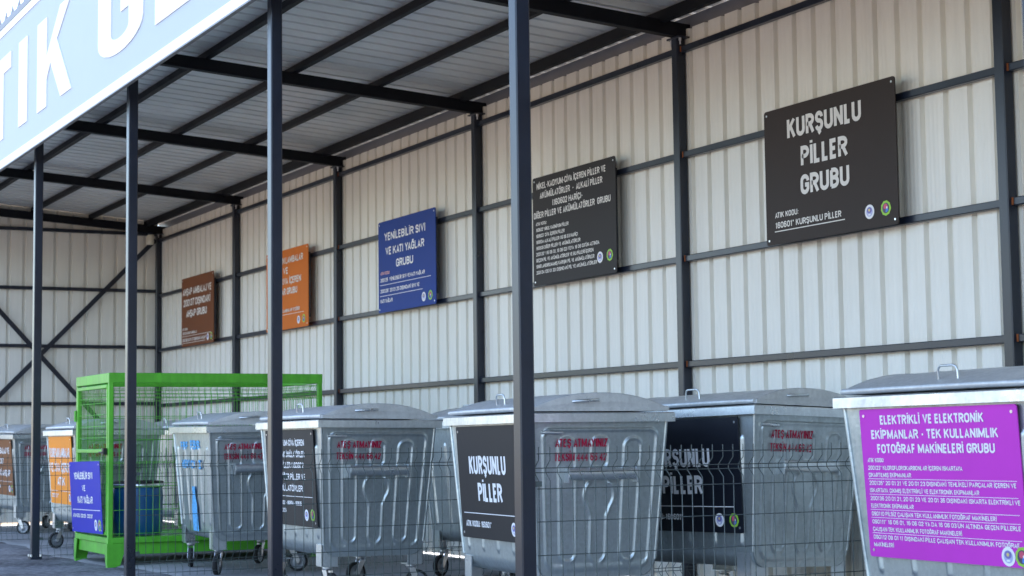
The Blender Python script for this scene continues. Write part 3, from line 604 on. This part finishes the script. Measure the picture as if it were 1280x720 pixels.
    for sx in (-1, 1):
        for sy_ in (-1, 1):
            cx, cy_ = sx*.475, sy_*.300
            p = MB(); p.box(min(sx*.548, sx*.575) if 0 else min(cx+sx*.055, cx+sx*.063), max(cx+sx*.055, cx+sx*.063), min(cy_-sy_*.05, cy_+sy_*.062), max(cy_-sy_*.05, cy_+sy_*.062), .205, .34)
            p.box(min(cx-sx*.05, cx+sx*.063), max(cx-sx*.05, cx+sx*.063), min(cy_+sy_*.055, cy_+sy_*.062), max(cy_+sy_*.055, cy_+sy_*.062), .205, .345)
            p.box(cx-.06, cx+.06, cy_-.055, cy_+.055, .198, .2045)
            p.build('leg_bracket', 'galv_rim', root)
            an = {(-1, -1): R(25), (1, -1): R(65), (-1, 1): R(-40), (1, 1): R(80)}[(sx, sy_)]
            f = MB(); f.lathe([(.0001, .198), (.036, .198), (.036, .184), (.026, .172), (.0001, .172)], (0, 0, 0), n=16)
            for q in (-1, 1): f.prism([(-.028, .176), (.022, .176), (.058, .088), (.048, .066), (.030, .066)], lambda a_, b_, d_, q=q: (a_, q*.024+d_, b_), -.002, .002)
            f.tube([(.042, -.030, .08), (.042, .030, .08)], .008, 8)
            fo = f.build('caster', 'zinc', root); fo.location = (cx, cy_, 0); fo.rotation_euler = (0, 0, an)
            w_ = MB(); w_.lathe([(.062, -.018), (.072, -.020), (.080, -.012), (.080, .012), (.072, .020), (.062, .018), (.062, -.018)], (.042, 0, .080), 'y', 28); w_.build('tyre', 'rubber', fo)
            w_ = MB(); w_.lathe([(.0001, -.017), (.018, -.018), (.022, -.009), (.050, -.008), (.0625, -.015), (.0625, .015), (.050, .008), (.022, .009), (.018, .018), (.0001, .017)], (.042, 0, .080), 'y', 24); w_.build('hub', 'hub', fo)
    return root
proto = make_bin()
SL = (.405-.349)/(ZT-ZB); nf = Vector((0, -1, -SL)).normalized(); uf = Vector((0, -SL, 1)).normalized()
def bin_label(root, m, rows, rules, ems, W=1.01, H=.655, xo=0., ztop=1.108, ink='white'):
    fc = Face(Vector((xo-W/2, -hyf(ztop), ztop))+nf*.019, (1, 0, 0), uf, nf, W, H)
    pl = plate_mesh(fc, .005, .012).build('label_plate', [m, 'zinc'], root)
    b = MB()
    for r_ in rows: fc.text(b, *r_[:4], **(r_[4] if len(r_) > 4 else {}))
    for r_ in rules: fc.rule(b, *r_)
    b.build('lettering', [ink, 'salmon'], pl)
    for k, (u, v) in enumerate(ems): (emblem_round if k == 0 else emblem_green)(fc, u, v, .039, pl)
SB = .020
BINS = [  # x, y, turn, pitch, roll, scale, label
 (-13.939, 4.780, -.076, .007, .008, 1, 'galvanized wheeled bin with blue stencilled front and no label plate, beside the green cage'),
 (-11.514, 4.703, -.031, -.012, -.001, 1, 'galvanized wheeled bin whose charcoal plate carries five lines about nickel cadmium batteries'),
 (-9.022, 5.004, -.089, -.002, -.003, 1, 'galvanized wheeled bin with charcoal KURŞUNLU PİLLER plate, standing behind the thickest front column'),
 (-8.761, 6.086, .097, -.036, -.016, 1, 'galvanized wheeled bin with blue-black KURŞUNLU PİLLER plate, tight against the back wall'),
 (-6.000, 5.670, -.022, -.005, -.003, 1.035, 'galvanized wheeled bin with bright purple plate about electrical and electronic equipment'),
 (-17.319, 4.508, -.022, -.006, .001, 1, 'galvanized wheeled bin with bright orange plate on its front, behind the green cage'),
 (-21.548, 4.800, .059, .012, .012, 1, 'galvanized wheeled bin with brown plate by the far end wall'),
 (-11.78, 6.13, .02, 0, 0, 1, 'galvanized wheeled bin without a plate, mostly hidden behind the small print battery bin'),
 (-17.95, 5.66, .02, 0, 0, 1, 'galvanized wheeled bin without a plate, nearly hidden behind the orange plated bin')]
roots = []
for i, (x, y, th, a_, b_, sc_, lb) in enumerate(BINS):
    o = proto if i == 0 else copy_tree(proto)
    o.location = (x, y, SB+(.012 if i == 3 else 0)); o.rotation_mode = 'YXZ'; o.rotation_euler = (a_, b_, th); o.scale = (sc_,)*3
    for c in o.children:
        if c.name.startswith('stencil'): c.location = (0, random.uniform(-.012, .012), random.uniform(-.008, .008))
    tag(o, lb, 'waste bin', 'galvanized waste bins under the shed'); roots.append(o)
    for c in o.children:
        if c.name.startswith('caster') and i: c.rotation_euler.z += random.uniform(-1.4, 1.4)
        elif c.name.startswith('caster') and c.location.y < 0: c.rotation_euler.z = R(-16 if c.location.x < 0 else -30)
# blue stencils on the first bin
fc = Face(Vector((-.55, -hyf(1.09), 1.09))+nf*.004, (1, 0, 0), uf, nf, 1.1, .8); b = MB()
fc.text(b, 'FBF', .26, .10, .085, width=.24, bold=.22); b.build('blue_lettering', 'sten_blue', roots[0]); b = MB(); fc.text(b, 'EBS', .60, .09, .095, width=.30, bold=.22); b.build('blue_lettering', 'sten_blue', roots[0]); b = MB()
fc2 = Face(fc.o+nf*.0085, fc.ex, uf, nf, 1.1, .8); fc2.text(b, 'BERTCY', .40, .285, .085, width=.44, bold=.22); fc2.text(b, '3', .745, .285, .10, width=.07, bold=.22)
b.build('blue_lettering', 'sten_blue', roots[0])
b = MB(); sil = [(-.05, .04), (-.05, -.04), (-.095, -.13), (-.095, -.32), (.095, -.32), (.095, -.13), (.05, -.04), (.05, .04)]
fc3 = Face(fc.o+nf*.0085, fc.ex, uf, nf, 1.1, .8); b.add([fc3.P(.505+p/1.1, .56-q/.8, .0015) for p, q in sil], [tuple(range(8))]); b.build('bottle_stencil', 'sten_blue', roots[0])
KT = dict(width=.56, bold=.18)
bin_label(roots[1], 'plate_dark', [(t, .44, v, .066, dict(width=wd, bold=.17)) for t, v, wd in (('NİKEL-KADYUM-CİVA İÇEREN', .135, .76), ('PİLLER VE AKÜMÜLATÖRLER', .255, .76), ('ALKALİ PİLLER (160602', .37, .70), ('HARİÇ) DİĞER PİLLER VE', .49, .74), ('AKÜMÜLATÖRLER', .61, .62))]+
    [('160602* - 160603* - 160604 - 160605', .05, .765, .045, dict(L, width=.66)), ('200133* - 200134', .05, .845, .045, dict(L, width=.34))], [(.04, .95, .695, .006)], [(.80, .88), (.92, .875)])
for k, m in ((2, 'plate_dark'), (3, 'plate_ink')):
    bin_label(roots[k], m, [('KURŞUNLU', .46, .345, .165, KT), ('PİLLER', .48, .585, .165, dict(width=.37, bold=.18)), ("ATIK KODU: 160601*", .07, .87, .055, dict(L, width=.40))], [(.05, .93, .775, .007)], [(.80, .89), (.925, .89)])
T = dict(bold=.18)
bin_label(roots[4], 'plate_purple', [('ELEKTRİKLİ VE ELEKTRONİK', .475, .075, .062, dict(T, width=.665)), ('EKİPMANLAR - TEK KULLANIMLIK', .48, .172, .062, dict(T, width=.81)), ('FOTOĞRAF MAKİNELERİ GRUBU', .485, .268, .062, dict(T, width=.75))]+
    [(t, .035, v, .029, dict(L, width=wd, bold=.16)) for t, v, wd in (('ATIK KODU:', .345, .115), ('200123* KLOROFLOROKARBONLAR İÇEREN ISKARTAYA', .397, .62), ('ÇIKARTILMIŞ EKİPMANLAR', .445, .29), ('200135* 20 01 21 VE 20 01 23 DIŞINDAKİ TEHLİKELİ PARÇALAR İÇEREN VE', .499, .93), ('ISKARTAYA ÇIKMIŞ ELEKTRİKLİ VE ELEKTRONİK EKİPMANLAR', .549, .71), ('200136 20 01 21, 20 01 23 VE 20 01 35 DIŞINDAKİ ISKARTA ELEKTRİKLİ VE', .603, .945), ('ELEKTRONİK EKİPMANLAR', .653, .29), ('090110 PİLSİZ ÇALIŞAN TEK KULLANIMLIK FOTOĞRAF MAKİNELERİ', .707, .80), ("090111* 16 06 01, 16 06 02 YA DA 16 06 03'ÜN ALTINDA GEÇEN PİLLERLE", .761, .935), ('ÇALIŞAN TEK KULLANIMLIK FOTOĞRAF MAKİNELERİ', .811, .585), ('090112 09 01 11 DIŞINDAKİ PİLLE ÇALIŞAN TEK KULLANIMLIK FOTOĞRAF', .865, .92), ('MAKİNELERİ', .915, .135))],
    [(.03, .97, v, .0035) for v in (.472, .576, .680, .734, .838)], [(.885, .935), (.965, .932)])
bin_label(roots[5], 'plate_amber', [('FLORESAN LAMBALAR', .48, .24, .14, dict(T, width=.88)), ('VE CİVA İÇEREN', .48, .46, .14, dict(T, width=.90)), ('ATIK', .5, .665, .13, dict(T, width=.34)), ('200121*', .06, .88, .06, dict(L, width=.30))], [(.04, .96, .81, .006)], [(.84, .90), (.945, .90)])
bin_label(roots[6], 'plate_tan', [('AHŞAP AMBALAJ VE', .48, .20, .115, dict(T, width=.88)), ('200137', .44, .39, .105, dict(T, width=.42)), ('DIŞINDAKİ AHŞAP', .48, .60, .115, dict(T, width=.86)), ('150103 - 200138', .06, .85, .055, dict(L, width=.40))], [(.04, .96, .755, .006)], [(.84, .88), (.945, .88)])

# ------------------------------------------------------------------ green cage, its sign and the drum inside
cage = tag(empty('storage_cage', (-15.53, 4.92, .0045)), 'bright green steel mesh cage on four stub feet', 'cage')
cx0, cx1, cy0, cy1, CH = -.575, .565, -.965, .985, 1.655
for x in (cx0+.02, cx1-.02):
    for y in (cy0+.02, cy1-.02):
        b = MB(); b.bar((x, y, .20), (x, y, CH-.085), .04, .04, (0, 1, 0), ch=.1); po = b.build('corner_post', 'green', cage)
        b = MB(); sx = 1 if x > 0 else -1; sy_ = 1 if y > 0 else -1
        X, Y = x+sx*.024, y+sy_*.024
        b.prism([(Y-sy_*.0, .20), (Y-sy_*.165, .20), (Y-sy_*.11, .02), (Y-sy_*.0, .02)], lambda a_, b_, d_: (X+d_, a_, b_), -.004, .004)
        b.prism([(X-sx*.0, .20), (X-sx*.10, .20), (X-sx*.05, .02), (X-sx*.0, .02)], lambda a_, b_, d_: (a_, Y+d_, b_), -.004, .004)
        b.box(X-.055 if sx > 0 else X, X if sx > 0 else X+.055, Y-.11 if sy_ > 0 else Y, Y if sy_ > 0 else Y+.11, .0, .02)
        b.build('foot', 'green', cage)
for a_, b_ in (((cx0, cy0), (cx1, cy0)), ((cx0, cy1), (cx1, cy1)), ((cx0, cy0), (cx0, cy1)), ((cx1, cy0), (cx1, cy1))):
    ix = lambda p, e: (p[0]+(.02 if p[0] < 0 else -.02), p[1]+(.02 if p[1] < 0 else -.02), e)
    hor = a_[1] == b_[1]; sh = .0 if not hor else .0
    A, B = Vector(ix(a_, CH-.043)), Vector(ix(b_, CH-.043)); d = (B-A).normalized()
    b = MB(); ext = .0205 if hor else -.0205
    b.bar(A-d*ext, B+d*ext, .041, .085, (0, 0, 1), ch=.08); b.build('top_rail', 'green', cage)
    A.z = B.z = .225
    b = MB(); b.bar(A-d*ext, B+d*ext, .041, .05, (0, 0, 1), ch=.08); A.z = B.z = .15; ins = Vector((0, .012, 0)) if hor and A.y < 0 else Vector((0, -.012, 0)) if hor else Vector((-.03 if A.x > 0 else .03, 0, 0))
    b.bar(A+ins+d*.03, B+ins-d*.03, .03, .099, (0, 0, 1)); b.build('base_rail', 'green', cage)
b = MB(); b.box(cx0+.042, cx1-.042, cy0+.042, cy1-.042, .235, .241); b.build('floor_sheet', 'green', cage)
def cage_mesh(a, b_, z0, z1, pv, ph, zig, name='mesh_panel', out=(1, 0)):
    A, B = Vector(a+(0,)), Vector(b_+(0,)); Ld = (B-A).length; d = (B-A)/Ld; n = max(2, round(Ld/pv)); m = MB(); o_ = Vector(out+(0,))
    for i in range(n+1):
        p = A+d*(Ld*i/n); zz = [(z0, 0), (z1-.13, 0), (z1-.085, .03), (z1-.065, .03), (z1-.02, 0), (z1, 0)] if zig else [(z0, 0), (z1, 0)]
        m.tube([p+o_*q+Vector((0, 0, z)) for z, q in zz], .0024, 4, caps=False)
    z = z0+.03; rows = []
    while z < z1-.14: rows.append((z, 0)); z += ph
    if zig: rows += [(z1-.125, 0), (z1-.088, .03), (z1-.062, .03), (z1-.015, 0)]
    else: rows += [(z1-.10, 0), (z1-.02, 0)]
    for z, q in rows: m.tube([A+o_*q+Vector((0, 0, z)), B+o_*q+Vector((0, 0, z))], .0028, 4)
    return m.build(name, 'green', cage)
cage_mesh((cx1-.02, cy0+.045), (cx1-.02, cy1-.045), .25, CH-.09, .058, .20, True, out=(-1, 0))
cage_mesh((cx0+.02, cy0+.045), (cx0+.02, cy1-.045), .25, CH-.09, .058, .20, True, out=(1, 0))
cage_mesh((cx0+.045, cy1-.02), (cx1-.045, cy1-.02), .25, CH-.09, .058, .20, True, out=(0, -1))
# door on the front end: framed leaf with mesh, middle bar, hinges and lock
dr = MB(); y = cy0+.012
for (p, q) in (((cx0+.06, .27), (cx0+.06, CH-.10)), ((cx1-.065, .27), (cx1-.065, CH-.10)), ((cx0+.06, .285), (cx1-.065, .285)), ((cx0+.06, CH-.115), (cx1-.065, CH-.115)), ((cx0+.06, .985), (cx1-.065, .985))):
    vert = p[0] == q[0]; dr.bar((p[0], y-(.0 if vert else .0015), p[1]+(.0 if vert else 0)), (q[0], y-(.0 if vert else .0015), q[1]), .032, .028 if vert else .031, (0, 1, 0))
door = dr.build('door', 'green', cage)
pm = cage_mesh((cx0+.06, y), (cx1-.065, y), .27, CH-.11, .052, .10, False, 'door_mesh'); pm.parent = door
b = MB(); b.box(cx1-.085, cx1-.035, y-.05, y-.018, .955, 1.01); b.tube([(cx1-.17, y-.025, .975), (cx1-.17, y-.05, .975), (cx1-.06, y-.05, .975)], .007, 6); b.build('lock', 'black', door)
for z in (.45, 1.30): b = MB(); b.tube([(cx0+.035, y-.026, z-.05), (cx0+.035, y-.026, z+.05)], .012, 8); b.build('hinge', 'green', door)
W, H = 1.06, .625
sg = tag(empty('cage_sign', (-15.60, 3.938, .275)), 'indigo blue oil waste plate hanging on the front of the green cage', 'sign')
sg.rotation_euler = (R(3.2), R(-.8), 0)
fc = Face((-W/2, 0, H), (1, 0, 0), (0, 0, 1), (0, -1, 0), W, H); plate_mesh(fc, .004, .008).build('sign_plate', ['plate_indigo', 'zinc'], sg)
b = MB(); fc.text(b, 'YENİLEBİLİR SIVI', .46, .20, .10, width=.62, bold=.18); fc.text(b, 'VE', .46, .375, .085, width=.11, bold=.18); fc.text(b, 'KATI YAĞLAR', .49, .54, .10, width=.50, bold=.18)
fc.text(b, 'ATIK KODU: 200125 - 200126*', .06, .765, .055, width=.66, align='L'); fc.rule(b, .06, .96, .68, .009); b.build('lettering', 'white', sg)
emblem_round(fc, .80, .885, .048, sg); emblem_green(fc, .92, .885, .048, sg)
b = MB()
for x in (-.42, .42): b.tube([(x, .008, H-.02), (x, .03, H-.03), (x, .044, H-.05)], .003, 5)
b.build('wire_tie', 'zinc', sg)
drum = tag(empty('plastic_drum', (-15.5, 4.36, .2465)), 'blue plastic drum with black lid and silver ring inside the green cage', 'drum')
b = MB(); b.lathe([(.0001, 0), (.195, 0), (.212, .02), (.218, .10), (.222, .13), (.218, .16), (.220, .30), (.224, .33), (.220, .36), (.216, .41), (.205, .425)], (0, 0, 0), n=40); b.build('drum_body', 'blueplastic', drum)
b = MB(); b.lathe([(.222, .42), (.228, .425), (.228, .448), (.222, .453)], (0, 0, 0), n=40); b.build('clamp_ring', 'zinc', drum)
b = MB(); b.lathe([(.226, .4535), (.226, .47), (.19, .475), (.185, .462), (.0001, .462)], (0, 0, 0), n=40); b.build('drum_lid', 'black', drum)
